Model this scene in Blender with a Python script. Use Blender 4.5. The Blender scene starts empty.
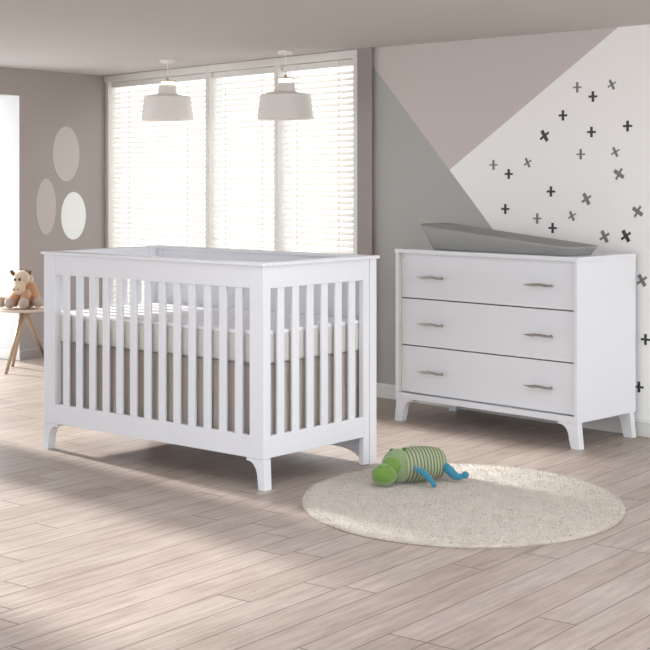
import bpy, bmesh, math, random
from mathutils import Vector, Matrix, noise
random.seed(7)
SC = bpy.context.scene
COL = SC.collection
R = math.radians
H = 1.35            # eye height in metres
F = 1440.0          # focal length in pixels of a 650 px wide frame
HY = 175.0          # row of the horizon
# ------------------------------------------------------------ camera
cd = bpy.data.cameras.new('camera'); cam = bpy.data.objects.new('camera', cd); COL.objects.link(cam)
cam.location = (0, 0, H); cam.rotation_euler = (R(90), 0, 0)
cd.sensor_width = 36; cd.lens = F/650*36; cd.shift_y = (HY-325)/650; cd.clip_end = 200
SC.camera = cam
# ------------------------------------------------------------ world, lights, exposure
w = bpy.data.worlds.new('world'); SC.world = w; w.use_nodes = True
bg = w.node_tree.nodes['Background']; bg.inputs[0].default_value = (0.93, 0.96, 1, 1); bg.inputs[1].default_value = 1.5
def area(name, loc, target, sx, sy, power, color=(1, 1, 1)):
    l = bpy.data.lights.new(name, 'AREA'); l.shape = 'RECTANGLE'; l.size = sx; l.size_y = sy; l.energy = power; l.color = color
    o = bpy.data.objects.new(name, l); COL.objects.link(o); o.location = loc
    o.rotation_euler = (Vector(target)-Vector(loc)).to_track_quat('-Z', 'Y').to_euler(); return o
area('daylight_right', (4.6, 2.2, 1.9), (0, 7.5, 0.5), 2.4, 1.8, 75)
sl = bpy.data.lights.new('sun', 'SUN'); sl.energy = 5.5; sl.angle = R(3); sl.color = (1, 0.98, 0.95)
sun = bpy.data.objects.new('sun', sl); COL.objects.link(sun)
sun.rotation_euler = (Vector((0.70, -0.715, -0.36))).to_track_quat('-Z', 'Y').to_euler()
vs = SC.view_settings; vs.view_transform = 'Standard'; vs.look = 'None'; vs.gamma = 1; vs.exposure = 0.68; vs.use_curve_mapping = False
# ------------------------------------------------------------ materials
def lin(c):
    c /= 255.0
    return c/12.92 if c <= 0.04045 else ((c+0.055)/1.055)**2.4
def rgb(r, g, b): return (lin(r), lin(g), lin(b), 1)
class NT:
    def __init__(s, name):
        s.m = bpy.data.materials.new(name); s.m.use_nodes = True; s.t = s.m.node_tree; s.b = s.t.nodes['Principled BSDF']
    def n(s, kind, **kw):
        nd = s.t.nodes.new(kind)
        for k, v in kw.items():
            if k.startswith('i'): nd.inputs[int(k[1:])].default_value = v
            else: setattr(nd, k, v)
        return nd
    def l(s, a, b): s.t.links.new(a, b)
    def math(s, op, a, b=None, c=None):
        nd = s.t.nodes.new('ShaderNodeMath'); nd.operation = op
        for i, v in enumerate((a, b, c)):
            if v is None: continue
            if isinstance(v, (int, float)): nd.inputs[i].default_value = v
            else: s.l(v, nd.inputs[i])
        return nd.outputs[0]
    def mix(s, fac, a, b):
        nd = s.t.nodes.new('ShaderNodeMix'); nd.data_type = 'RGBA'
        for i, v in ((0, fac), (6, a), (7, b)):
            if isinstance(v, (tuple, float, int)): nd.inputs[i].default_value = v
            else: s.l(v, nd.inputs[i])
        return nd.outputs[2]
def mat(name, c, rough=0.5, var=0.04, scale=40, bump=0.0, metal=0.0, stretch=(1, 1, 1), sheen=0, spec=0.5, emit=None):
    M = NT(name); b = M.b
    tc = M.n('ShaderNodeTexCoord'); mp = M.n('ShaderNodeMapping'); mp.inputs[3].default_value = stretch
    M.l(tc.outputs['Object'], mp.inputs[0])
    nz = M.n('ShaderNodeTexNoise'); nz.inputs['Scale'].default_value = scale; nz.inputs['Detail'].default_value = 4; M.l(mp.outputs[0], nz.inputs[0])
    base = rgb(*c); k = 1-var
    M.l(M.mix(nz.outputs[0], tuple(x*k for x in base[:3])+(1,), tuple(min(1, x*(2-k)) for x in base[:3])+(1,)), b.inputs['Base Color'])
    b.inputs['Roughness'].default_value = rough; b.inputs['Metallic'].default_value = metal
    b.inputs['Specular IOR Level'].default_value = spec
    if sheen: b.inputs['Sheen Weight'].default_value = sheen
    if bump:
        bp = M.n('ShaderNodeBump'); bp.inputs['Strength'].default_value = bump; bp.inputs['Distance'].default_value = 0.005
        M.l(nz.outputs[0], bp.inputs['Height']); M.l(bp.outputs[0], b.inputs['Normal'])
    if emit:
        b.inputs['Emission Color'].default_value = rgb(*emit[0]); b.inputs['Emission Strength'].default_value = emit[1]
    return M.m
M_lacquer = mat('white_lacquer', (225, 227, 232), 0.35, 0.01, 8, 0.02)
M_lacquer_dark = mat('drawer_gap_shade', (120, 116, 112), 0.7)
M_wood_panel = mat('beige_inner_panel', (205, 200, 190), 0.6, 0.03, 20)
M_steel = mat('brushed_nickel', (178, 175, 170), 0.28, 0.05, 90, 0, 1.0, (1, 20, 20))
M_sheet = mat('white_sheet', (244, 243, 247), 0.9, 0.02, 12, 0.15, sheen=0.2)
M_matt = mat('cream_mattress', (206, 202, 196), 0.9, 0.03, 60, 0.1, sheen=0.2)
M_linen = mat('taupe_linen', (184, 175, 167), 0.95, 0.16, 90, 0.25, stretch=(1, 1, 0.15))
M_rug_base = mat('rug_pile', (190, 181, 170), 1.0, 0.16, 22, 1.0, sheen=0.3)
M_pad = mat('grey_foam', (150, 151, 149), 0.55, 0.02, 300, 0.05)
M_shade = mat('lamp_shade_enamel', (226, 222, 217), 0.4, 0.01, 20)
M_brass = mat('lamp_wood_cap', (196, 178, 150), 0.5, 0.08, 60)
M_glow = mat('lamp_glow', (255, 244, 225), 0.5, emit=((255, 238, 214), 1.6))
M_cord = mat('white_cord', (228, 224, 218), 0.6)
M_frame = mat('window_frame_paint', (226, 224, 219), 0.45, 0.01)
M_white = mat('reveal_paint', (216, 216, 214), 0.8, 0.01, 6)
M_base = mat('skirting_paint', (222, 222, 218), 0.5, 0.01, 6)
M_base_grey = mat('skirting_grey_paint', (150, 143, 139), 0.6, 0.01, 6)
M_ceil = mat('ceiling_paint', (196, 191, 187), 0.9, 0.01, 5)
M_wall = mat('taupe_wall_paint', (158, 150, 146), 0.9, 0.015, 5)
M_tabletop = mat('pale_birch', (206, 190, 174), 0.5, 0.04, 12, stretch=(1, 12, 1))
M_ash = mat('ash_legs', (172, 148, 122), 0.5, 0.1, 30, stretch=(8, 8, 1))
M_green = mat('green_plush', (98, 132, 52), 0.95, 0.14, 60, 0.4, sheen=0.5)
M_sage = mat('sage_plush', (122, 142, 98), 0.95, 0.1, 60, 0.4, sheen=0.5)
M_blue = mat('blue_plush', (44, 122, 148), 0.9, 0.1, 60, 0.3, sheen=0.4)
M_darkgreen = mat('dark_green_plush', (70, 96, 52), 0.95, 0.1, 60, 0.3)
M_cream = mat('cream_plush', (206, 184, 158), 0.95, 0.08, 70, 0.5, sheen=0.4)
M_tan = mat('tan_plush', (184, 134, 96), 0.95, 0.16, 60, 0.6, sheen=0.4)
M_greyplush = mat('grey_beige_plush', (172, 156, 142), 0.95, 0.1, 70, 0.5, sheen=0.4)
M_brown = mat('brown_plush', (104, 74, 42), 0.95, 0.1, 60, 0.3)
M_black = mat('black_bead', (18, 16, 16), 0.2)
M_mark_dark = mat('charcoal_vinyl', (62, 61, 61), 0.7, 0.02)
M_mark_grey = mat('grey_vinyl', (126, 125, 123), 0.7, 0.04)
M_oval1 = mat('taupe_vinyl', (186, 177, 173), 0.8, 0.02)
M_oval2 = mat('warm_grey_vinyl', (182, 174, 170), 0.8, 0.02)
M_oval3 = mat('pale_vinyl', (226, 228, 226), 0.8, 0.02)
# slats: let daylight through
S = NT('blind_slat'); S.b.inputs['Base Color'].default_value = rgb(236, 234, 230); S.b.inputs['Roughness'].default_value = 0.5
tr = S.n('ShaderNodeBsdfTranslucent'); tr.inputs[0].default_value = rgb(250, 248, 244)
mx = S.n('ShaderNodeMixShader'); mx.inputs[0].default_value = 0.8
S.l(S.b.outputs[0], mx.inputs[1]); S.l(tr.outputs[0], mx.inputs[2]); S.l(mx.outputs[0], S.t.nodes['Material Output'].inputs[0]); M_slat = S.m
# window glass
G = NT('window_glass'); G.b.inputs['Base Color'].default_value = (1, 1, 1, 1); G.b.inputs['Roughness'].default_value = 0.0
gt = G.n('ShaderNodeBsdfTransparent'); gg = G.n('ShaderNodeBsdfGlossy'); gg.inputs['Roughness'].default_value = 0.02
gm = G.n('ShaderNodeMixShader'); gm.inputs[0].default_value = 0.06
G.l(gt.outputs[0], gm.inputs[1]); G.l(gg.outputs[0], gm.inputs[2]); G.l(gm.outputs[0], G.t.nodes['Material Output'].inputs[0]); M_glass = G.m
# floor planks
PL = NT('pale_plank_floor')
tc = PL.n('ShaderNodeTexCoord'); sp = PL.n('ShaderNodeSeparateXYZ'); PL.l(tc.outputs['Object'], sp.inputs[0])
pd = Vector((1105, 1440)).normalized(); pn = Vector((pd.y, -pd.x))
X, Y = sp.outputs[0], sp.outputs[1]
U = PL.math('ADD', PL.math('MULTIPLY', X, pd.x), PL.math('MULTIPLY', Y, pd.y))
V = PL.math('ADD', PL.math('MULTIPLY', X, pn.x), PL.math('MULTIPLY', Y, pn.y))
PW, PLN = 0.133, 1.3
z0 = F*H/(582-HY); v0 = ((-325/F*z0)*pn.x + z0*pn.y)/PW
row_f = PL.math('SUBTRACT', PL.math('DIVIDE', V, PW), v0 - math.floor(v0))
row = PL.math('FLOOR', row_f); fv = PL.math('FRACT', row_f)
wn = PL.n('ShaderNodeTexWhiteNoise', noise_dimensions='1D'); PL.l(row, wn.inputs['W'])
uu = PL.math('ADD', PL.math('DIVIDE', U, PLN), PL.math('MULTIPLY', wn.outputs[0], 3.0)); pid = PL.math('FLOOR', uu); fu = PL.math('FRACT', uu)
cmb = PL.n('ShaderNodeCombineXYZ'); PL.l(row, cmb.inputs[0]); PL.l(pid, cmb.inputs[1])
wn2 = PL.n('ShaderNodeTexWhiteNoise', noise_dimensions='2D'); PL.l(cmb.outputs[0], wn2.inputs['Vector'])
gc = PL.n('ShaderNodeCombineXYZ'); PL.l(PL.math('ADD', PL.math('MULTIPLY', U, 2.2), PL.math('MULTIPLY', wn2.outputs[0], 40)), gc.inputs[0]); PL.l(PL.math('MULTIPLY', V, 26), gc.inputs[1])
g1 = PL.n('ShaderNodeTexNoise'); g1.inputs['Scale'].default_value = 1.6; g1.inputs['Detail'].default_value = 7; g1.inputs['Roughness'].default_value = 0.65; PL.l(gc.outputs[0], g1.inputs[0])
g2 = PL.n('ShaderNodeTexNoise'); g2.inputs['Scale'].default_value = 3.0; g2.inputs['Detail'].default_value = 3; PL.l(tc.outputs['Object'], g2.inputs[0])
cr = PL.n('ShaderNodeValToRGB'); cr.color_ramp.elements[0].position = 0.3; cr.color_ramp.elements[0].color = rgb(146, 132, 123); cr.color_ramp.elements[1].position = 0.7; cr.color_ramp.elements[1].color = rgb(196, 185, 177)
PL.l(PL.math('ADD', PL.math('MULTIPLY', g1.outputs[0], 0.7), PL.math('MULTIPLY', g2.outputs[0], 0.3)), cr.inputs[0])
tint = PL.mix(wn2.outputs[0], rgb(240, 235, 231), rgb(255, 253, 252))
mm = PL.n('ShaderNodeMix'); mm.data_type = 'RGBA'; mm.blend_type = 'MULTIPLY'; mm.inputs[0].default_value = 1.0; PL.l(cr.outputs[0], mm.inputs[6]); PL.l(tint, mm.inputs[7])
gapv = PL.math('ADD', PL.math('LESS_THAN', fv, 0.034), PL.math('LESS_THAN', fu, 0.0045)); gap = PL.math('MINIMUM', gapv, 1.0)
PL.l(PL.mix(PL.math('MULTIPLY', gap, 0.9), mm.outputs[2], rgb(96, 80, 70)), PL.b.inputs['Base Color'])
PL.b.inputs['Roughness'].default_value = 0.42; PL.b.inputs['Specular IOR Level'].default_value = 0.35
bp = PL.n('ShaderNodeBump'); bp.inputs['Strength'].default_value = 0.25; bp.inputs['Distance'].default_value = 0.002
PL.l(PL.math('SUBTRACT', 1.0, gap), bp.inputs['Height']); PL.l(bp.outputs[0], PL.b.inputs['Normal']); M_floor = PL.m
# ------------------------------------------------------------ mesh helpers
def xf(bm, verts, loc=(0, 0, 0), rot=None):
    for v in verts:
        if rot: v.co = rot @ v.co
        v.co += Vector(loc)
def box(bm, x0, x1, y0, y1, z0, z1, bevel=0.0, seg=2):
    g = bmesh.ops.create_cube(bm, size=1.0); vs_ = g['verts']
    for v in vs_: v.co = Vector((x0+(v.co.x+0.5)*(x1-x0), y0+(v.co.y+0.5)*(y1-y0), z0+(v.co.z+0.5)*(z1-z0)))
    if bevel:
        es = {e for v in vs_ for e in v.link_edges}
        bmesh.ops.bevel(bm, geom=list(es), offset=bevel, segments=seg, affect='EDGES', profile=0.5)
    return bm
def prism(bm, pts, y0, y1, axis='y'):
    """extrude a polygon given in (a, z) along y (or x)"""
    f = (lambda a, z, t: (a, t, z)) if axis == 'y' else (lambda a, z, t: (t, a, z)) if axis == 'x' else (lambda a, z, t: (a, z, t))
    A = [bm.verts.new(f(a, z, y0)) for a, z in pts]; B = [bm.verts.new(f(a, z, y1)) for a, z in pts]; n = len(pts)
    bm.faces.new(A); bm.faces.new(B[::-1])
    for i in range(n): bm.faces.new((A[i], B[i], B[(i+1) % n], A[(i+1) % n]))
    bmesh.ops.recalc_face_normals(bm, faces=bm.faces[:]); return bm
def lathe(bm, prof, n=40, c=(0, 0)):
    rings = []
    for r, z in prof:
        rings.append([bm.verts.new((c[0]+r*math.cos(2*math.pi*i/n), c[1]+r*math.sin(2*math.pi*i/n), z)) for i in range(n)] if r > 1e-5 else [bm.verts.new((c[0], c[1], z))])
    for a, b in zip(rings, rings[1:]):
        for i in range(n):
            j = (i+1) % n
            if len(a) == 1 and len(b) == 1: continue
            if len(a) == 1: bm.faces.new((a[0], b[j], b[i]))
            elif len(b) == 1: bm.faces.new((a[i], a[j], b[0]))
            else: bm.faces.new((a[i], a[j], b[j], b[i]))
    return bm
def tube(bm, pts, rads, n=14):
    pts = [Vector(p) for p in pts]; rings = []; up = None
    if isinstance(rads, (int, float)): rads = [rads]*len(pts)
    for i, p in enumerate(pts):
        d = (pts[min(i+1, len(pts)-1)]-pts[max(i-1, 0)]).normalized()
        if up is None: up = d.orthogonal().normalized()
        up = (up - d*up.dot(d)).normalized(); sd = d.cross(up)
        rings.append([bm.verts.new(p+(up*math.cos(2*math.pi*k/n)+sd*math.sin(2*math.pi*k/n))*rads[i]) for k in range(n)])
    for a, b in zip(rings, rings[1:]):
        for i in range(n): bm.faces.new((a[i], a[(i+1) % n], b[(i+1) % n], b[i]))
    bm.faces.new(rings[0][::-1]); bm.faces.new(rings[-1]); return bm
def ball(bm, c, r, seg=20, rot=None, warp=0.0):
    g = bmesh.ops.create_uvsphere(bm, u_segments=seg, v_segments=seg*2//3, radius=1)
    for v in g['verts']:
        q = v.co.copy()
        if warp: q *= 1+warp*noise.noise(q*1.7+Vector(c)*9)
        q = Vector((q.x*r[0], q.y*r[1], q.z*r[2]))
        if rot: q = rot @ q
        v.co = q+Vector(c)
    return bm
def obj(name, bm, m, parent=None, smooth=False, sub=0, kind=None):
    bmesh.ops.recalc_face_normals(bm, faces=bm.faces[:])
    me = bpy.data.meshes.new(name); bm.to_mesh(me); bm.free(); me.materials.append(m)
    if smooth:
        for p in me.polygons: p.use_smooth = True
    o = bpy.data.objects.new(name, me); COL.objects.link(o); o.parent = parent
    if sub:
        s = o.modifiers.new('sub', 'SUBSURF'); s.levels = s.render_levels = sub
    if kind: o['kind'] = kind
    return o
def nb(): return bmesh.new()
def tag(o, label, cat, group=None):
    o['label'] = label; o['category'] = cat
    if group: o['group'] = group
    return o
def thing(name, label, cat, loc=(0, 0, 0), rz=0, group=None):
    o = bpy.data.objects.new(name, None); COL.objects.link(o); o.location = loc; o.rotation_euler = (0, 0, rz); o.empty_display_size = 0.1
    return tag(o, label, cat, group)
def copy_tree(o, parent=None):
    c = o.copy(); COL.objects.link(c); c.parent = parent
    for ch in list(o.children): copy_tree(ch, c)
    return c
# ------------------------------------------------------------ the room
def P(a, b): return Vector((a*H, b*H, 0))
CL = P(-1.279, 8.37)                       # corner of left wall and window wall
CR = P(0.212, 6.495)                       # where the window wall meets the painted wall
RD = Vector((0.7071, -0.7071, 0))          # along the painted wall
RN = Vector((-0.7071, -0.7071, 0))         # its face normal, into the room
CEIL = 2.127
R0 = CR - RN*0.03
_k = (371.7-325)/F; R0 = R0 + RD*((_k*R0.y-R0.x)/(RD.x-_k*RD.y))
LD = Vector((-0.533, -0.846, 0)).normalized(); LN = Vector((-LD.y, LD.x, 0))
if LN.x < 0: LN = -LN
WD = (CR-CL).normalized(); WN = Vector((WD.y, -WD.x, 0))
if WN.y > 0: WN = -WN
def onwall(p0, d, x, y):
    """distance along a wall and height of the point seen at x, y"""
    a = (x-325)/F
    s = (a*p0.y - p0.x)/(d.x - a*d.y)
    q = p0+d*s
    return s, H-(y-HY)*q.y/F
def wallframe(o, p0, d, n):
    """local x along the wall, local y into the wall, local z up"""
    m = Matrix.Identity(4); m.col[0][:3] = d; m.col[1][:3] = -n; m.col[2][:3] = (0, 0, 1); m.col[3][:3] = p0
    if m.determinant() < 0: m.col[0][:3] = -d
    o.matrix_world = m; return m.col[0].to_3d().dot(d)
def poly_slab(name, pts, z0, z1, m):
    bm = nb(); prism(bm, pts, z0, z1, 'z'); o = obj(name, bm, m, kind='structure'); return o
RLEN, LLEN = 5.4*H, 6.2
RE = R0+RD*RLEN; LE = CL+LD*LLEN
bk = 0.3
ring = [(CL-WN*bk-LN*bk), (CR-WN*bk+RD*0.3), (RE-RN*bk), Vector((RE.x+0.3, -3, 0)), Vector((LE.x-0.3, -3, 0)), (LE-LN*bk)]
poly_slab('floor', [(p.x, p.y) for p in ring], -0.1, 0, M_floor)
KX = RE.x+0.2
bm = nb()   # ceiling, with an unseen skylight hole added to let in light from above
for pts in ([(ring[0].x, ring[0].y), (ring[1].x, ring[1].y), (3.9, 5.5), (-5.6, 5.5), (ring[5].x, ring[5].y)],
            [(-5.6, 5.5), (-1.0, 5.5), (-1.0, 3.2), (-5.6, 3.2)], [(1.8, 5.5), (3.9, 5.5), (KX, 3.6), (KX, 3.2), (1.8, 3.2)], [(-5.6, 3.2), (KX, 3.2), (KX, 1.0), (-5.6, 1.0)]):
    b2 = nb(); prism(b2, pts, CEIL, CEIL+0.15, 'z'); me_ = bpy.data.meshes.new('t'); b2.to_mesh(me_); b2.free(); bm.from_mesh(me_)
obj('ceiling', bm, M_ceil, kind='structure')
# painted wall: its pattern is laid out in the wall's own coordinates (metres along, metres up)
def L2(x, y): return onwall(R0, RD, x, y)
a1, a2 = L2(372.5, 65), L2(492, 228); b1, b2 = L2(451, 168.5), L2(571, 67)
RW = NT('painted_wall'); tc = RW.n('ShaderNodeTexCoord'); sp = RW.n('ShaderNodeSeparateXYZ'); RW.l(tc.outputs['Object'], sp.inputs[0])
def side(p, q):      # 1 below the line p-q
    k = (q[1]-p[1])/(q[0]-p[0]); zl = RW.math('ADD', RW.math('MULTIPLY', sp.outputs[0], k), p[1]-k*p[0])
    return RW.math('LESS_THAN', sp.outputs[2], zl)
wz = RW.n('ShaderNodeTexNoise'); wz.inputs['Scale'].default_value = 5; RW.l(tc.outputs['Object'], wz.inputs[0])
c1 = RW.mix(side(b1, b2), rgb(203, 194, 190), rgb(246, 245, 243))
c2 = RW.mix(side(a1, a2), c1, rgb(174, 174, 171))
RW.l(c2, RW.b.inputs['Base Color']); RW.b.inputs['Roughness'].default_value = 0.85
bp = RW.n('ShaderNodeBump'); bp.inputs['Strength'].default_value = 0.03; RW.l(wz.outputs[0], bp.inputs['Height']); RW.l(bp.outputs[0], RW.b.inputs['Normal'])
bm = nb(); prism(bm, [(0, 0), (RLEN, 0), (RLEN, 0.2), (-0.187, 0.2)], 0, CEIL, 'z'); o = obj('wall_right', bm, RW.m, kind='structure'); wallframe(o, R0, RD, RN)
def skirting(bm, x0, x1, h=0.085):
    prism(bm, [(-0.014, 0), (0, 0), (0, h), (-0.005, h), (-0.012, h-0.009), (-0.014, h-0.014)], x0, x1, 'x')
bm = nb(); skirting(bm, 0, RLEN); box(bm, 0, RLEN, -0.018, -0.0135, 0.070, 0.073)
o = obj('baseboard_right', bm, M_base, kind='structure'); wallframe(o, R0, RD, RN)
# left wall with a deep full-height opening
s_op = onwall(CL, LD, 19.6, 200)[0]; top_op = onwall(CL, LD, 19.6, 95.5)[1]; W_OP = 1.9; TH = 0.26
bm = nb()
sgn = -1   # wallframe may flip; work on explicit frame below
mL = Matrix.Identity(4); mL.col[0][:3] = -LD; mL.col[1][:3] = -LN; mL.col[2][:3] = (0, 0, 1); mL.col[3][:3] = CL
S2, W2 = s_op+W_OP+0.42, 1.15
for (s0, s1, za, zb) in ((-0.03, s_op, 0, CEIL), (s_op, s_op+W_OP, top_op, CEIL), (s_op+W_OP, S2, 0, CEIL), (S2, S2+W2, 0, 0.3), (S2, S2+W2, top_op, CEIL), (S2+W2, LLEN, 0, CEIL)):
    box(bm, -s1, -s0, 0, TH, za, zb)
o = obj('wall_left', bm, M_wall, kind='structure'); o.matrix_world = mL
bm = nb(); box(bm, -s_op-0.004, -s_op, 0.0005, TH, 0, top_op); box(bm, -s_op-W_OP, -s_op-W_OP+0.004, 0.0005, TH, 0, top_op); box(bm, -s_op-W_OP, -s_op, 0.0005, TH, top_op-0.004, top_op)
o = obj('trim_1', bm, M_white, kind='structure'); o.matrix_world = mL
bm = nb(); skirting(bm, -s_op, 0, 0.075); o = obj('baseboard_left', bm, M_base_grey, kind='structure'); o.matrix_world = mL
bm = nb(); box(bm, -s_op-0.016, -s_op-0.004, -0.013, TH, 0, 0.075, 0.002); o = obj('trim_2', bm, M_base, kind='structure'); o.matrix_world = mL
# unseen second window, added in the left wall so sun patches reach the floor
bm = nb(); fw = 0.05
box(bm, -S2-fw, -S2, 0.08, 0.14, 0.3, top_op); box(bm, -S2-W2, -S2-W2+fw, 0.08, 0.14, 0.3, top_op); box(bm, -S2-W2+fw, -S2-fw, 0.08, 0.14, 0.3, 0.3+fw); box(bm, -S2-W2+fw, -S2-fw, 0.08, 0.14, top_op-fw, top_op)
o = obj('window_4', bm, M_frame, kind='structure'); o.matrix_world = mL
# window wall
WL = (CR-CL).length
mW = Matrix.Identity(4); mW.col[0][:3] = WD; mW.col[1][:3] = -WN; mW.col[2][:3] = (0, 0, 1); mW.col[3][:3] = CL
def ws(x): return onwall(CL, WD, x, 200)[0]
s_a, s_m1, s_m2, s_e = 0.0, ws(206.6), ws(275.5), ws(357.2)
bm = nb(); prism(bm, [(s_e, 0), (WL, 0), (WL-0.085, 0.073), (s_e, 0.073)], 0, CEIL, 'z'); box(bm, 0, s_e, 0.13, 0.2, 0, 0.12); box(bm, 0, s_e, 0.13, 0.2, CEIL-0.03, CEIL)
o = obj('wall_back', bm, M_wall, kind='structure'); o.matrix_world = mW
FW = 0.045; ZB, ZT = 0.12, CEIL-0.002
edges = [s_a, s_m1, s_m2, s_e]
for i in range(3):
    x0, x1 = edges[i]+(0 if i == 0 else FW/2), edges[i+1]+(FW/2 if i < 2 else 0)
    x0 = edges[i] if i == 0 else edges[i]+FW/2
    bm = nb(); y0, y1 = 0.004, 0.12
    if i == 0: box(bm, x0, x0+FW, y0, y1, ZB, ZT, 0.003)
    box(bm, x1-FW, x1, y0, y1, ZB, ZT, 0.003)
    box(bm, x0, x1, y0-0.01, y1, ZT-0.05, ZT, 0.003); box(bm, x0, x1, 0.0, y1, 0, ZB, 0.003)
    wf = obj('window_%d' % (i+1), bm, M_frame, kind='structure'); wf.matrix_world = mW
    bm = nb(); a, b_ = x0+(FW if i == 0 else 0), x1-FW
    box(bm, a, b_, 0.105, 0.111, ZB, ZT-0.05); g = obj('pane', bm, M_glass, wf)
    # venetian blind: hangs in front of the pane
    names = ['wide white venetian blind in the left window beside the grey wall', 'narrow white venetian blind in the middle window bay', 'narrow white venetian blind in the window bay nearest the painted wall']
    t = thing('venetian_blind', names[i], 'blind', (0, 0, 0), 0, 'venetian blinds across the window wall'); t.matrix_world = mW @ Matrix.Translation((a, 0.055, 0))
    L = b_-a; e = 0.008
    bm = nb(); box(bm, e, L-e, -0.022, 0.022, ZT-0.092, ZT-0.052, 0.003); obj('head_rail', bm, M_frame, t)
    bm = nb(); z = ZB+0.05; ang = R(33); hw = 0.0235
    while z < ZT-0.10:
        pts = []
        for k in range(5):
            q = -1+k/2; cy = q*hw; cz = 0.003*(1-q*q)
            yy = cy*math.cos(ang)-cz*math.sin(ang); zz = cy*math.sin(ang)+cz*math.cos(ang); pts.append((yy, zz))
        lo = [(y_, z_-0.0012) for y_, z_ in pts[::-1]]
        prism_pts = [(y_, z_+z) for y_, z_ in pts+lo]
        f = lambda a_, zz, tt: (tt, a_, zz)
        A = [bm.verts.new(f(q[0], q[1], e)) for q in prism_pts]; B = [bm.verts.new(f(q[0], q[1], L-e)) for q in prism_pts]; n = len(A)
        bm.faces.new(A); bm.faces.new(B[::-1])
        for k in range(n): bm.faces.new((A[k], B[k], B[(k+1) % n], A[(k+1) % n]))
        z += 0.0388
    obj('slats', bm, M_slat, t)
    bm = nb(); box(bm, e, L-e, -0.02, 0.02, ZB+0.004, ZB+0.022, 0.003); obj('bottom_rail', bm, M_frame, t)
    for q in ((0.2, 0.8) if i == 0 else (0.22, 0.78)):
        bm = nb(); box(bm, L*q-0.003, L*q+0.003, -0.0245, -0.0235, ZB+0.01, ZT-0.06); obj('ladder_cord', bm, M_cord, t)
# wall stickers: ovals on the left wall
for (x0, x1, y0, y1, m, lab) in ((52.5, 79.2, 126.5, 181.3, M_oval1, 'large taupe oval wall sticker, highest of the three ovals on the grey wall'),
                                 (35.9, 55.8, 178.6, 234.4, M_oval2, 'warm grey oval wall sticker, nearest the white opening'),
                                 (61, 85.6, 192, 239.5, M_oval3, 'pale almost white oval wall sticker, nearest the window')):
    sa, sb = -onwall(CL, LD, x0, 150)[0], -onwall(CL, LD, x1, 150)[0]
    zt = onwall(CL, LD, (x0+x1)/2, y0)[1]; zb = onwall(CL, LD, (x0+x1)/2, y1)[1]
    cx, cz, rx, rz = (sa+sb)/2, (zt+zb)/2, abs(sb-sa)/2, (zt-zb)/2
    bm = nb(); prism(bm, [(rx*math.cos(k*math.pi/32), rz*math.sin(k*math.pi/32)) for k in range(64)], -0.002, 0)
    o = obj('wall_sticker', bm, m); o.matrix_world = mL @ Matrix.Translation((cx, -0.0002, cz)); tag(o, lab, 'sticker')
# crosses on the painted wall
crosses = [
 (577.3, 87.3, 0, 'g', 0, 'thin grey upright cross sticker, topmost of the upright ones'),
 (611.9, 84.6, 28, 'g', 0, 'small grey tilted cross sticker in the top right of the wall'),
 (593, 96.5, 0, 'd', 0, 'charcoal upright cross sticker between the two highest grey crosses'),
 (563, 115.4, 0, 'd', 0, 'charcoal upright cross sticker up left, above the bold tilted charcoal cross'),
 (544.6, 135.8, 33, 'd', 1, 'bold charcoal tilted cross sticker high on the left near the taupe paint'),
 (591.5, 132, 0, 'd', 0, 'charcoal upright cross sticker directly above a thin grey upright one, mid wall'),
 (627.7, 126, 0, 'd', 0, 'charcoal upright cross sticker nearest the upper right edge of the photo'),
 (580.8, 154.2, 0, 'g', 0, 'thin grey upright cross sticker standing alone in the middle of the white wall'),
 (615.4, 152, 28, 'g', 0, 'small grey tilted cross sticker just above a bold grey tilted one on the right'),
 (619, 174, -58, 'g', 1, 'bold grey tilted cross sticker under the small tilted one on the right'),
 (493.5, 165, 0, 'g', 0, 'thin grey upright cross sticker furthest left, beside the grey triangle'),
 (527.7, 162.7, 28, 'g', 0, 'small grey tilted cross sticker in the upper left group of three'),
 (508.8, 174, 0, 'd', 0, 'charcoal upright cross sticker in the upper left group of three'),
 (551, 191.5, 0, 'd', 0, 'charcoal upright cross sticker alone between the two left groups of three'),
 (586.5, 199, 30, 'g', 1, 'bold grey tilted cross sticker halfway down the middle of the white wall'),
 (637.7, 211.5, -58, 'g', 1, 'bold grey tilted cross sticker by the right edge, above dresser height'),
 (505.4, 209, 0, 'd', 0, 'charcoal upright cross sticker lowest on the left, above the changing tray'),
 (537.3, 218.5, 0, 'g', 0, 'thin grey upright cross sticker in the group of three over the changing tray'),
 (572, 216, 28, 'g', 0, 'small grey tilted cross sticker in the group of three over the changing tray'),
 (552.7, 228, 0, 'd', 0, 'charcoal upright cross sticker just above the changing tray, lowest of its group'),
 (604.6, 236.5, 30, 'g', 1, 'bold grey tilted cross sticker just above the right end of the tray'),
 (626, 236, 33, 'd', 1, 'bold charcoal tilted cross sticker above the back corner of the dresser'),
 (642, 280.4, 33, 'g', 1, 'bold grey tilted cross sticker right of the dresser side'),
 (645.6, 339.5, 0, 'd', 0, 'charcoal upright cross sticker right of the dresser, halfway down'),
 (639, 387, 0, 'd', 0, 'charcoal upright cross sticker low beside the dresser, near the skirting'),
]
mR = Matrix.Identity(4); mR.col[0][:3] = RD; mR.col[1][:3] = -RN; mR.col[2][:3] = (0, 0, 1); mR.col[3][:3] = R0
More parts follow.
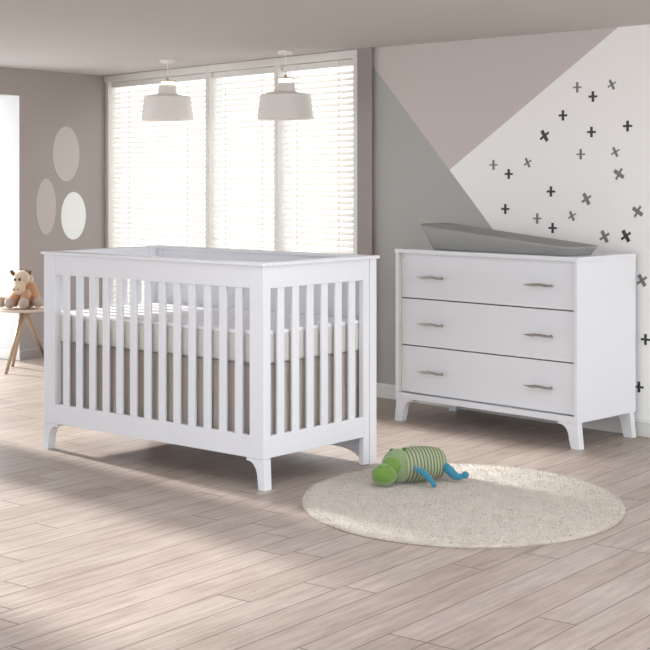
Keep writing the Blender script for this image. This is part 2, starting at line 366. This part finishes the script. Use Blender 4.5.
for (x, y, a, c, big, lab) in crosses:
    s, z = onwall(R0, RD, x, y); L_ = 0.034 if big else 0.028; Tv, Th = (0.0105, 0.0062) if big else (0.0078, 0.0056)
    if c == 'g' and not big: Tv, Th = 0.0072, 0.0040
    bm = nb(); pts = [(-Tv, L_), (Tv, L_), (Tv, Th), (L_, Th), (L_, -Th), (Tv, -Th), (Tv, -L_), (-Tv, -L_), (-Tv, -Th), (-L_, -Th), (-L_, Th), (-Tv, Th)]
    prism(bm, pts, -0.0015, 0)
    o = obj('cross_sticker', bm, M_mark_dark if c == 'd' else M_mark_grey)
    o.matrix_world = mR @ Matrix.Translation((s, -0.0002, z)) @ Matrix.Rotation(R(-abs(a)), 4, 'Y'); tag(o, lab, 'sticker', 'cross stickers on the painted wall')
# ------------------------------------------------------------ crib
def floor_at(x, y, z=0): 
    d = F*(H-z)/(y-HY); return Vector(((x-325)/F*d, d, z))
A, B, C = floor_at(46, 449), floor_at(263.5, 491), floor_at(376, 466)
CX = (B-A).normalized(); CLN, CDP = 1.475, 0.78
CY = Vector((-CX.y, CX.x, 0)); yaw = math.atan2(CX.y, CX.x)
cen = B - CX*CLN/2 + CY*CDP/2
crib = thing('baby_crib', 'white slatted baby crib with solid back panel in front of the windows', 'crib', (cen.x, cen.y, 0), yaw)
hx, hy = CLN/2, CDP/2; PT = 0.958; FZ = 0.132; PWD = 0.082; BP = 0.05; SD = 0.045
def crib_post(x0, x1, y0, y1, name='post', z0=FZ):
    bm = nb(); box(bm, x0, x1, y0, y1, z0, PT, 0.0015); return obj(name, bm, M_lacquer, crib)
pl_ = crib_post(-hx, -hx+PWD, -hy, -hy+SD); pr_ = crib_post(hx-PWD, hx, -hy, -hy+SD)
# rear stiles of the two end panels and the tall back posts
for sx in (-1, 1):
    x0, x1 = (hx-0.03, hx-0.002) if sx > 0 else (-hx+0.002, -hx+0.03)
    crib_post(x0, x1, hy-BP-0.045, hy-BP-0.003, 'end_stile', 0.004)
    x0, x1 = (hx-0.065, hx) if sx > 0 else (-hx, -hx+0.065)
    crib_post(x0, x1, hy-BP, hy, 'back_post', 0.0)
# front rails
bm = nb(); box(bm, -hx+PWD, hx-PWD, -hy+0.003, -hy+0.028, 0.862, PT, 0.0015); obj('front_top_rail', bm, M_lacquer, crib)
bm = nb(); box(bm, -hx+PWD, hx-PWD, -hy+0.003, -hy+0.028, FZ, 0.228, 0.0015); obj('front_bottom_rail', bm, M_lacquer, crib)
n = 13; bw = 0.043; span = CLN-2*PWD; gapw = (span-n*bw)/(n+1)
for k in range(n):
    x = -hx+PWD+gapw+k*(bw+gapw); bm = nb(); box(bm, x, x+bw, -hy+0.008, -hy+0.022, 0.226, 0.865, 0.003); obj('bar', bm, M_lacquer, crib)
# end panels
for sx in (-1, 1):
    x0, x1 = (hx-0.025, hx-0.003) if sx > 0 else (-hx+0.003, -hx+0.025)
    ya, yb = -hy+SD, hy-BP-0.044
    bm = nb(); box(bm, x0, x1, ya, yb, 0.862, PT, 0.0015); obj('end_top_rail', bm, M_lacquer, crib)
    bm = nb(); box(bm, x0, x1, ya, yb, FZ+0.002, 0.228, 0.0015); obj('end_bottom_rail', bm, M_lacquer, crib)
    n2 = 6; bw2 = 0.044; g2_ = (yb-ya-n2*bw2)/(n2+1)
    for k in range(n2):
        y = ya+g2_+k*(bw2+g2_); bm = nb(); box(bm, x0+0.004, x1-0.004, y, y+bw2, 0.226, 0.865, 0.003); obj('bar', bm, M_lacquer, crib)
# solid back panel with arched foot line
bm = nb(); xs = [(-hx+0.065)+(CLN-0.13)*k/40 for k in range(41)]
pts = [(x, 0.012+0.05*(1-abs(x/(hx-0.065))**14)) for x in xs]+[(hx-0.065, PT), (-hx+0.065, PT)]
prism(bm, pts, hy-0.035, hy-0.015); obj('back_panel', bm, M_lacquer, crib)
# cap rail
bm = nb(); ov = 0.012; zc0, zc1 = PT, PT+0.016
def ringcap(bm, ox0, ox1, oy0, oy1, wf_, ws_, wb_):
    box(bm, ox0, ox1, oy0, oy0+wf_, zc0, zc1, 0.004)
    box(bm, ox0, ox1, oy1-wb_, oy1, zc0, zc1, 0.004)
    box(bm, ox0, ox0+ws_, oy0+wf_, oy1-wb_, zc0, zc1, 0.003); box(bm, ox1-ws_, ox1, oy0+wf_, oy1-wb_, zc0, zc1, 0.003)
ringcap(bm, -hx-ov, hx+ov, -hy-ov, hy+ov, 0.058, 0.05, 0.06); obj('cap_rail', bm, M_lacquer, crib)
# front bracket feet
def foot_pts(w_top, w_bot, h, flare):
    pts = [(0, h), (w_top, h), (w_top, h-0.012)]
    for k in range(9):
        t = k/8*math.pi/2; pts.append((w_bot+(w_top-0.012-w_bot)*(1-math.sin(t)), (h-0.012)*(1-0.62*(1-math.cos(t)))))
    pts += [(w_bot-flare, 0), (-flare, 0)]; return pts
for sx in (-1, 1):
    bm = nb(); p = foot_pts(0.10, 0.036, FZ-0.001, 0.006)
    pts = [((hx-a) if sx > 0 else (-hx+a), z) for a, z in p]
    prism(bm, pts, -hy, -hy+SD); obj('foot', bm, M_lacquer, crib)
# small knob bolt inside the end
bm = nb(); lathe(bm, [(0, 0.0), (0.006, 0.0), (0.006, 0.012), (0, 0.012)], 12); bm.transform(Matrix.Translation((hx-0.035, hy-BP-0.02, 0.865)) @ Matrix.Rotation(R(-90), 4, 'Y')); 
obj('bolt', bm, M_steel, crib)
# mattress support and mattress (the mattress is a thing of its own)
bm = nb(); box(bm, -hx+0.055, hx-0.055, -hy+0.062, hy-BP-0.07, 0.512, 0.529, 0.002); obj('mattress_support', bm, M_lacquer, crib)
mt = thing('crib_mattress', 'cream crib mattress covered with a white sheet inside the crib', 'mattress', (cen.x, cen.y, 0.53), yaw)
def cushion(bm, x0, x1, y0, y1, z0, z1, r, seg=5, rc=0.05):
    box(bm, x0, x1, y0, y1, z0, z1); vert = [e for e in bm.edges if abs((e.verts[0].co-e.verts[1].co).z) > (z1-z0)*0.9]
    bmesh.ops.bevel(bm, geom=vert, offset=rc, segments=6, affect='EDGES', profile=0.5)
    hor = [e for e in bm.edges if abs(e.verts[0].co.z-e.verts[1].co.z) < 1e-5 and len({round(f.normal.z) for f in e.link_faces}) > 1]
    bmesh.ops.bevel(bm, geom=hor, offset=r, segments=seg, affect='EDGES', profile=0.5)
mx0, mx1, my0, my1 = -hx+0.036, hx-0.034, -hy+0.034, hy-0.04
bm = nb(); cushion(bm, mx0, mx1, my0, my1, 0.001, 0.138, 0.016)
obj('mattress_body', bm, M_matt, mt, smooth=True)
bm = nb(); cushion(bm, mx0+0.003, mx1-0.003, my0+0.003, my1-0.003, 0.118, 0.146, 0.012, 4)
obj('sheet', bm, M_sheet, mt, smooth=True)
# linen skirt around the base, one pleated band
sk = nb(); Z0s, Z1s = 0.185, 0.5295
loop = []
X0, X1, Y0, Y1 = -hx+0.045, hx-0.045, -hy+0.048, hy-0.06
def edge(p, q, n_):
    for k in range(n_):
        t = k/n_; loop.append((p[0]+(q[0]-p[0])*t, p[1]+(q[1]-p[1])*t, (q[1]-p[1]), -(q[0]-p[0])))
edge((X0, Y0), (X1, Y0), 160); edge((X1, Y0), (X1, Y1), 70); edge((X1, Y1), (X0, Y1), 160); edge((X0, Y1), (X0, Y0), 70)
rows = 8; vg = []
for j in range(rows+1):
    z = Z1s+(Z0s-Z1s)*j/rows; rr = []
    for i, (x, y, nx, ny) in enumerate(loop):
        l_ = math.hypot(nx, ny); amp = 0.0015+0.005*j/rows
        d = amp*(math.sin(i*0.55+2*math.sin(i*0.07))+0.5*math.sin(i*1.31))
        rr.append(sk.verts.new((x+nx/l_*d, y+ny/l_*d, z)))
    vg.append(rr)
for a_, b_ in zip(vg, vg[1:]):
    for i in range(len(loop)): sk.faces.new((a_[i], b_[i], b_[(i+1) % len(loop)], a_[(i+1) % len(loop)]))
o = obj('crib_skirt', sk, M_linen, None, smooth=True); o.location = (cen.x, cen.y, 0); o.rotation_euler = (0, 0, yaw)
so = o.modifiers.new('solid', 'SOLIDIFY'); so.thickness = 0.003
tag(o, 'taupe linen crib skirt hanging under the mattress behind the bars', 'crib skirt')
# ------------------------------------------------------------ dresser
DB = floor_at(577.5, 450); DX = RD.copy(); DY = Vector((0.7071, 0.7071, 0)); DL, DD, DH = 1.205, 0.515, 0.945
dc = DB-DX*DL/2+DY*DD/2; dyaw = math.atan2(DX.y, DX.x)
dr = thing('dresser', 'white three drawer dresser standing against the painted wall', 'dresser', (dc.x, dc.y, 0), dyaw)
hx, hy = DL/2, DD/2; BZ = 0.128
bm = nb(); tks = 0.021
box(bm, -hx, -hx+tks, -hy, hy, BZ, DH-0.022, 0.001); box(bm, hx-tks, hx, -hy, hy, BZ, DH-0.022, 0.001)
box(bm, -hx+tks, hx-tks, -hy, hy, BZ, BZ+0.03, 0.001); box(bm, -hx+tks, hx-tks, hy-0.012, hy, BZ+0.03, DH-0.022); 
obj('case', bm, M_lacquer, dr)
bm = nb(); box(bm, -hx-0.003, hx+0.003, -hy-0.004, hy, DH-0.022, DH, 0.002); obj('top', bm, M_lacquer, dr)
for sx in (-1, 1):
    bm = nb(); x0, x1 = (-hx+tks, -hx+tks+0.0015) if sx < 0 else (hx-tks-0.0015, hx-tks)
    box(bm, x0, x1, -hy+0.001, hy-0.02, BZ+0.031, DH-0.023); obj('inner_side', bm, M_wood_panel, dr)
zs = [(0.680, 0.921), (0.422, 0.674), (0.163, 0.416)]; fx0, fx1 = -hx+tks+0.003, hx-tks-0.003; REC = 0.024
for (z0_, z1_) in zs:
    bm = nb(); box(bm, fx0, fx1, -hy+REC, -hy+REC+0.02, z0_, z1_, 0.0012); box(bm, fx0+0.012, fx1-0.012, -hy+REC+0.021, hy-0.03, z0_+0.03, z1_-0.03)
    d = obj('drawer', bm, M_lacquer, dr)
    for (c0, c1) in ((-hx+0.165, -hx+0.345), (hx-0.325, hx-0.145)):
        zh = z0_+(z1_-z0_)*0.48; bm = nb(); yb = -hy+REC; cxm = (c0+c1)/2
        pts = [(c0+(c1-c0)*k/24, yb-0.030-0.004*math.sin(k/24*math.pi), zh+0.004*math.exp(-((k-13)/4.0)**2)) for k in range(25)]
        rd = [0.0020+0.0048*min(1, math.sin(max(0.02, k/24)*math.pi)*1.6) if k < 22 else 0.0052 for k in range(25)]
        tube(bm, pts, rd, 10)
        for s_ in (c0+0.045, c1-0.03): tube(bm, [(s_, yb, zh), (s_, yb-0.012, zh), (s_, yb-0.030, zh)], [0.007, 0.0045, 0.0045], 10)
        obj('handle', bm, M_steel, d, smooth=True)
for sx in (-1, 1):
    for sy in (-1, 1):
        bm = nb(); p = foot_pts(0.115, 0.05, BZ-0.0005, 0.014)
        pts = [((hx-0.004-a) if sx > 0 else (-hx+0.004+a), z) for a, z in p]
        y0, y1 = (-hy+0.004, -hy+0.042) if sy < 0 else (hy-0.048, hy-0.01)
        prism(bm, pts, y0, y1); obj('foot', bm, M_lacquer, dr)
# changing tray on the dresser top
def dl(px, yl):   # local x on the dresser at depth yl seen in column px
    a = (px-325)/F; q = dc+DY*yl; return (a*q.y-q.x)/(DX.x-a*DX.y)
TL0, TR0 = dl(431, -hy+0.05), dl(568, -hy+0.05); TL1, TR1 = dl(417, -hy+0.02), dl(571, -hy+0.025)
tb = (TL1+TR1)/2
tray = thing('changing_tray', 'grey contoured baby changing tray on top of the white dresser', 'changing tray', (0, 0, 0))
tray.matrix_world = Matrix.Translation((dc.x, dc.y, DH)) @ Matrix.Rotation(dyaw, 4, 'Z')
def rrect(x0, x1, y0, y1, r, n_=6, lenn=24, wid=10):
    out = []
    for cx_, cy_, a0 in ((x1-r, y0+r, -90), (x1-r, y1-r, 0), (x0+r, y1-r, 90), (x0+r, y0+r, 180)):
        arc = [(cx_+r*math.cos(R(a0+90*k/n_)), cy_+r*math.sin(R(a0+90*k/n_))) for k in range(n_+1)]
        out += arc
        nxt = None
    # densify long edges
    res = []
    for i, p in enumerate(out):
        q = out[(i+1) % len(out)]; res.append(p); d_ = math.dist(p, q)
        for k in range(1, int(d_/0.03)+1):
            t = k/(int(d_/0.03)+1); res.append((p[0]+(q[0]-p[0])*t, p[1]+(q[1]-p[1])*t))
    return res
ty0, ty1 = -hy+0.02, -hy+0.29
def hz(x):  t = (x-TL1)/(TR1-TL1); return 0.140-0.094*min(1, max(0, t))**0.95
rim = rrect(TL1, TR1, ty0, ty1, 0.045); NR = len(rim); cxr, cyr = (TL1+TR1)/2, (ty0+ty1)/2
def scaled(x0, x1, y0, y1):
    return [(x0+(p[0]-TL1)/(TR1-TL1)*(x1-x0), y0+(p[1]-ty0)/(ty1-ty0)*(y1-y0)) for p in rim]
rings = []
bot = scaled(TL0, TR0, ty0+0.03, ty1-0.015)
rings.append([(p[0], p[1], 0.001) for p in bot])
bot2 = scaled(TL0-0.004, TR0+0.004, ty0+0.026, ty1-0.011); rings.append([(p[0], p[1], 0.006) for p in bot2])
rings.append([(p[0]*0.3+r_[0]*0.7, p[1]*0.3+r_[1]*0.7, hz(r_[0])*0.72) for p, r_ in zip(bot, rim)])
rings.append([(r_[0], r_[1], hz(r_[0])-0.005) for r_ in rim])
i1 = scaled(TL1+0.006, TR1-0.006, ty0+0.006, ty1-0.006); rings.append([(p[0], p[1], hz(r_[0])) for p, r_ in zip(i1, rim)])
i2 = scaled(TL1+0.03, TR1-0.02, ty0+0.026, ty1-0.026); rings.append([(p[0], p[1], hz(r_[0])-0.008) for p, r_ in zip(i2, rim)])
for fr, dp in ((0.75, 0.018), (0.5, 0.026), (0.25, 0.030)):
    rings.append([(cxr+(p[0]-cxr)*(0.6+0.4*fr), cyr+(p[1]-cyr)*fr, max(0.012, hz(cxr+(p[0]-cxr)*(0.6+0.4*fr))-dp)) for p in i2])
bm = nb(); VR = [[bm.verts.new(p) for p in rg] for rg in rings]
for a_, b_ in zip(VR, VR[1:]):
    for i in range(NR): bm.faces.new((a_[i], a_[(i+1) % NR], b_[(i+1) % NR], b_[i]))
bm.faces.new(VR[0][::-1])
# close the basin along its middle line
last = VR[-1]; half = NR//2
ctr = bm.verts.new((cxr, cyr, sum(v.co.z for v in last)/NR-0.001))
for i in range(NR): bm.faces.new((last[i], last[(i+1) % NR], ctr))
obj('tray_shell', bm, M_pad, tray, smooth=True)
# ------------------------------------------------------------ rug
def rug_pt(x, y): return floor_at(x, y)
rc = Vector(((461.5-325)/F*4.345*H, 4.345*H, 0))
rl = (F*H/(466-HY), F*H/(549-HY)); ry_ = (rl[0]-rl[1])/2; rcY = (rl[0]+rl[1])/2; rx_ = 159.5/F*rcY*1.0
rc = Vector(((461.5-325)/F*rcY, rcY, 0))
bm = nb(); NA, RT = 200, 0.016
prof = [(0.0, RT), (0.3, RT), (0.6, RT), (0.85, RT), (0.95, RT), (0.985, RT*0.8), (1.0, RT*0.35), (0.995, 0.0)]
prev = None; c0 = bm.verts.new((0, 0, RT))
for (q, z) in prof[1:]:
    rg = []
    for i in range(NA):
        t = 2*math.pi*i/NA; wob = 1+0.004*noise.noise(Vector((math.cos(t)*3, math.sin(t)*3, 0)))
        rg.append(bm.verts.new((rx_*q*math.cos(t)*wob, ry_*q*math.sin(t)*wob, z)))
    for i in range(NA):
        if prev is None: bm.faces.new((c0, rg[i], rg[(i+1) % NA]))
        else: bm.faces.new((prev[i], rg[i], rg[(i+1) % NA], prev[(i+1) % NA]))
    prev = rg
bm.faces.new(prev)
rug = thing('round_rug', 'round beige shaggy rug on the floor in front of the crib', 'rug', rc)
rb = obj('rug_base', bm, M_rug_base, rug, smooth=False)
# pile: short tufts scattered over the rug
bm = nb(); rnd = random.Random(3)
for k in range(30000):
    t = rnd.random()*2*math.pi; q = math.sqrt(rnd.random())
    if rnd.random() < 0.12: q = 0.965+0.035*rnd.random()
    x, y = rx_*q*math.cos(t), ry_*q*math.sin(t); z = RT if q < 0.96 else RT*(1-(q-0.96)/0.06)
    a = rnd.random()*2*math.pi; lean = 0.006+0.006*rnd.random(); h_ = 0.005+0.007*rnd.random(); ww = 0.0016
    ox, oy = math.cos(a), math.sin(a)
    bl = math.cos(t)*0.004 if q > 0.96 else 0; bl2 = math.sin(t)*0.004 if q > 0.96 else 0
    v1 = bm.verts.new((x-oy*ww, y+ox*ww, z-0.002)); v2 = bm.verts.new((x+oy*ww, y-ox*ww, z-0.002)); v3 = bm.verts.new((x+ox*lean+bl, y+oy*lean+bl2, z+h_*0.7))
    bm.faces.new((v1, v2, v3))
p_ = obj('rug_pile', bm, M_rug_base, rug); p_['kind'] = 'stuff'
# ------------------------------------------------------------ green plush on the rug
def at(x, y, d): return Vector(((x-325)/F*d, d, H-(y-HY)*d/F))
hb = at(402, 492, 6.2); TZ = RT+0.006
hip = thing('plush_hippo', 'green plush toy with ringed body and blue limbs lying on the rug', 'plush toy', (hb.x, hb.y, TZ))
O = Vector((hb.x, hb.y, TZ))
px = 6.2/F
snx, hx_, bx0, bx1 = (383.5-402)*px, (398-402)*px, (403-402)*px, (444-402)*px
bm = nb(); ball(bm, (snx, -0.045, 0.047), (0.055, 0.050, 0.047), 28, warp=0.04); snout = obj('snout', bm, M_green, hip, smooth=True)
bm = nb(); tube(bm, [(snx+0.0545*math.sin(t)*0.86, -0.045-0.0500*math.cos(t)*0.86, 0.0235-0.004*math.cos(2*t)) for t in [k*0.13-1.2 for k in range(19)]], 0.0016, 8); obj('mouth_seam', bm, M_sage, snout, smooth=True)
for dx_ in (-0.016, 0.014):
    bm = nb(); ball(bm, (snx+dx_, -0.072, 0.083), (0.006, 0.004, 0.003), 10); obj('nostril', bm, M_brown, snout, smooth=True)
bm = nb(); ball(bm, (snx+0.036, -0.018, 0.079), (0.046, 0.042, 0.042), 24, Matrix.Rotation(R(25), 3, 'Y'), 0.04); obj('brow', bm, M_green, hip, smooth=True)
bm = nb(); ball(bm, (hx_-0.002, 0.02, 0.074), (0.068, 0.062, 0.073), 28, warp=0.04); obj('head', bm, M_sage, hip, smooth=True)
for (ex, ez) in ((391.5, 0.137), (404.0, 0.141)):
    bm = nb(); ball(bm, ((ex-402)*px, 0.012, ez), (0.009, 0.006, 0.013), 12, Matrix.Rotation(R(20 if ex > 400 else 35), 3, 'Y')); obj('ear', bm, M_darkgreen, hip, smooth=True)
# lathe body with ribs, axis running to the right and slightly away
NB = 220; pr = []
for k in range(NB+1):
    t = k/NB; env = 0.040+0.036*math.sin(math.pi*min(1, t*0.62+0.26)); 
    if t > 0.88: env *= math.sqrt(max(0.0, 1-((t-0.88)/0.12)**2))*0.999
    rib = 0.0022*math.sin(t*13*2*math.pi); pr.append((max(0.0001, env+rib if 0 < t < 0.97 else env), t))
blen = 0.205; bm = nb(); lathe(bm, [(0, 0)]+[(r_, t*blen) for r_, t in pr]+[(0, blen)], 36)
bd = Vector((0.93, 0.37, 0)).normalized()
q = bd.to_track_quat('Z', 'Y').to_matrix().to_4x4()
bm.transform(Matrix.Translation((bx0-0.005, 0.025, 0.0735)) @ q)
RB = NT('ringed_plush'); tc = RB.n('ShaderNodeTexCoord'); dt = RB.n('ShaderNodeVectorMath', operation='DOT_PRODUCT'); RB.l(tc.outputs['Object'], dt.inputs[0]); dt.inputs[1].default_value = tuple(bd)
ph = RB.math('SINE', RB.math('MULTIPLY_ADD', dt.outputs['Value'], 13*2*math.pi/blen, -13*2*math.pi/blen*Vector((bx0-0.005, 0.025, 0)).dot(bd)))
RB.l(RB.mix(RB.math('GREATER_THAN', ph, -0.25), rgb(98, 120, 92), rgb(160, 164, 134)), RB.b.inputs['Base Color']); RB.b.inputs['Roughness'].default_value = 0.95
obj('body', bm, RB.m, hip, smooth=True)
def limb(pts, rads, name):
    bm = nb(); tube(bm, pts, rads, 14); ball(bm, pts[-1], (rads[-1]*1.35,)*3, 14); ball(bm, pts[0], (rads[0],)*3, 12); return obj(name, bm, M_blue, hip, smooth=True)
def L3(x, z, y): return ((x-402)*px, y, z)
limb([L3(416, 0.070, -0.035), L3(421, 0.062, -0.055), L3(427, 0.04, -0.067), L3(431, 0.022, -0.072), L3(432.5, 0.012, -0.074)], [0.013, 0.015, 0.013, 0.010, 0.010], 'arm')
limb([L3(420, 0.08, 0.125), L3(424, 0.06, 0.145), L3(430, 0.03, 0.16), L3(434, 0.012, 0.165)], [0.010, 0.012, 0.010, 0.009], 'arm')
limb([L3(444, 0.072, 0.05), L3(449, 0.052, 0.04), L3(455, 0.028, 0.03), L3(459, 0.021, 0.03), L3(463, 0.024, 0.035), L3(466, 0.03, 0.035)], [0.018, 0.020, 0.019, 0.016, 0.012, 0.012], 'leg')
limb([L3(446, 0.065, 0.13), L3(449, 0.04, 0.15), L3(452, 0.02, 0.17), L3(455, 0.018, 0.19)], [0.014, 0.015, 0.014, 0.012], 'leg')
# ------------------------------------------------------------ side table with plush giraffe
TD = 10.1; tc_ = at(24, 308, TD); TT = 0.418
tbl = thing('side_table', 'small round side table with pale top and angled wooden legs beside the crib', 'table', (tc_.x, tc_.y, 0))
bm = nb(); lathe(bm, [(0, TT-0.018), (0.185, TT-0.018), (0.197, TT-0.010), (0.200, TT-0.004), (0.197, TT), (0, TT)], 64); obj('tabletop', bm, M_tabletop, tbl, smooth=False)
bm = nb(); lathe(bm, [(0, TT-0.045), (0.035, TT-0.045), (0.05, TT-0.0185), (0, TT-0.0185)], 24); obj('leg_hub', bm, M_ash, tbl)
for (fx, fy) in ((6, 374), (12.5, 366.5), (45, 357)):
    g_ = floor_at(fx, fy)-Vector((tc_.x, tc_.y, 0)); top = Vector((g_.x*0.08, g_.y*0.08, TT-0.04))
    bm = nb(); tube(bm, [top, g_+Vector((0, 0, 0.0))], [0.017, 0.011], 14)
    for v in bm.verts: v.co.z = max(v.co.z, 0.0)
    obj('leg', bm, M_ash, tbl, smooth=True)
gp = TD/F; gir = thing('plush_giraffe', 'tan and cream plush giraffe sitting on the small round side table', 'plush toy', (tc_.x, tc_.y, TT+0.0015))
def gl(x, y, dy): return ((x-24)*gp, dy, (307.2-y)*gp)
bm = nb(); ball(bm, gl(27, 296, 0.02), (0.085, 0.07, 0.080), 24, warp=0.08); ball(bm, gl(28, 289, 0.015), (0.06, 0.055, 0.07), 20, warp=0.06); obj('body', bm, M_tan, gir, smooth=True)
bm = nb(); ball(bm, gl(23, 277.5, -0.035), (0.058, 0.052, 0.056), 24, warp=0.05); ball(bm, gl(20.8, 288, -0.07), (0.047, 0.045, 0.043), 24); ball(bm, gl(21.5, 283, -0.055), (0.044, 0.045, 0.05), 20); head = obj('head', bm, M_cream, gir, smooth=True)
for (ex, ey) in ((17.8, 278.2), (22.2, 278.2)):
    bm = nb(); ball(bm, gl(ex, ey, -0.092), (0.0085, 0.007, 0.0105), 12); obj('eye', bm, M_black, head, smooth=True)
for (ex, ey) in ((17.2, 287.6), (21.3, 287.6)):
    bm = nb(); ball(bm, gl(ex, ey, -0.114), (0.007, 0.006, 0.005), 10); obj('nostril', bm, M_brown, head, smooth=True)
for (ex, ey, rot) in ((13.4, 272.5, -40), (29.5, 273, 35)):
    bm = nb(); ball(bm, gl(ex, ey, -0.02), (0.013, 0.010, 0.026), 14, Matrix.Rotation(R(rot), 3, 'Y')); obj('ear', bm, M_brown, head, smooth=True)
for (ex, ey) in ((21.5, 270), (26.8, 270.5)):
    bm = nb(); tube(bm, [gl(ex, ey+4, -0.02), gl(ex, ey, -0.02)], 0.006, 8); ball(bm, gl(ex, ey, -0.02), (0.010,)*3, 10); obj('horn', bm, M_brown, head, smooth=True)
bm = nb(); ball(bm, gl(30.8, 279, -0.01), (0.022, 0.03, 0.03), 14); obj('mane', bm, M_cream, head, smooth=True)
for (x0, y0, x1, y1, d0, d1, nm) in ((21, 292, 13, 301.2, -0.03, -0.10, 'arm'), (28, 292, 27.5, 301.2, -0.03, -0.12, 'arm'), (17, 302, 2.5, 301, 0.0, -0.04, 'leg'), (34, 299, 40, 300.8, 0.0, -0.06, 'leg')):
    p0_, p1_ = Vector(gl(x0, y0, d0)), Vector(gl(x1, y1, d1)); bm = nb(); tube(bm, [p0_, p0_.lerp(p1_, 0.5)+Vector((0, -0.01, 0.005)), p1_], [0.032, 0.033, 0.03], 16)
    for v in bm.verts: v.co.z = max(v.co.z, 0.002)
    l_ = obj(nm, bm, M_tan, gir, smooth=True)
    bm = nb(); ball(bm, p1_+Vector((0, -0.008, 0)), (0.037, 0.036, 0.0375), 18, warp=0.05)
    for v in bm.verts: v.co.z = max(v.co.z, 0.001)
    obj('paw', bm, M_greyplush, l_, smooth=True)
# ------------------------------------------------------------ pendant lamps
for i, (x, yb, sc, d_, lab) in enumerate(((167.5, 120.3, 1.0, 9.7, 'left of the two white pendant lamps, over the far end of the crib'), (285.5, 119.3, 1.0, 9.0, 'right of the two white pendant lamps, before the narrow windows'))):
    p = at(x, yb, d_); m_ = d_/F; r1, r0 = 26*m_, 23*m_
    t = thing('pendant_lamp', lab, 'lamp', (p.x, p.y, p.z), 0, 'white pendant lamps hanging before the windows')
    if i == 1: r1, r0 = 28.5*m_, 25*m_
    hgt = (23.5 if i == 0 else 25)*m_; sh = 2.5*m_; rn0, rn1 = (9.5*m_, 8.6*m_) if i == 0 else (10.5*m_, 9.5*m_); nk = 9*m_
    prof = [(r1-0.004, 0), (r1, 0), (r0+0.003, hgt-0.004), (r0-0.004, hgt), (rn0+0.004, hgt+sh), (rn0-0.001, hgt+sh+0.003), (rn1, hgt+sh+nk)]
    inner = [(rn1-0.004, hgt+sh+nk), (rn0-0.005, hgt+sh), (r0-0.009, hgt-0.005), (r1-0.004, 0)]
    bm = nb(); lathe(bm, prof+inner, 56); sd_ = obj('lamp_shade', bm, M_shade, t, smooth=True)
    md = sd_.modifiers.new('edge', 'EDGE_SPLIT'); md.split_angle = R(35)
    zt = hgt+sh+nk; bm = nb(); lathe(bm, [(0, zt-0.015), (rn1*0.72, zt-0.015), (rn1*0.72, zt+0.024), (0, zt+0.024)], 32); obj('diffuser', bm, M_glow, t, smooth=False)
    bm = nb(); lathe(bm, [(0, zt+0.0245), (rn1*1.0, zt+0.0245), (rn1*1.02, zt+0.030), (0.012, zt+0.033), (0.008, zt+0.05), (0, zt+0.05)], 40); obj('lamp_cap', bm, M_brass, t)
    bm = nb(); tube(bm, [(0, 0, zt+0.048), (0, 0, CEIL-p.z-0.02)], 0.0028, 8); obj('cord', bm, M_cord, t)
    bm = nb(); lathe(bm, [(0, CEIL-p.z-0.025), (0.05, CEIL-p.z-0.022), (0.052, CEIL-p.z-0.001), (0, CEIL-p.z-0.001)], 32); obj('ceiling_rose', bm, M_cord, t)
    bm = nb(); ball(bm, (0, 0, hgt*0.75), (0.032, 0.032, 0.036), 20); obj('bulb', bm, M_glow, t, smooth=True)
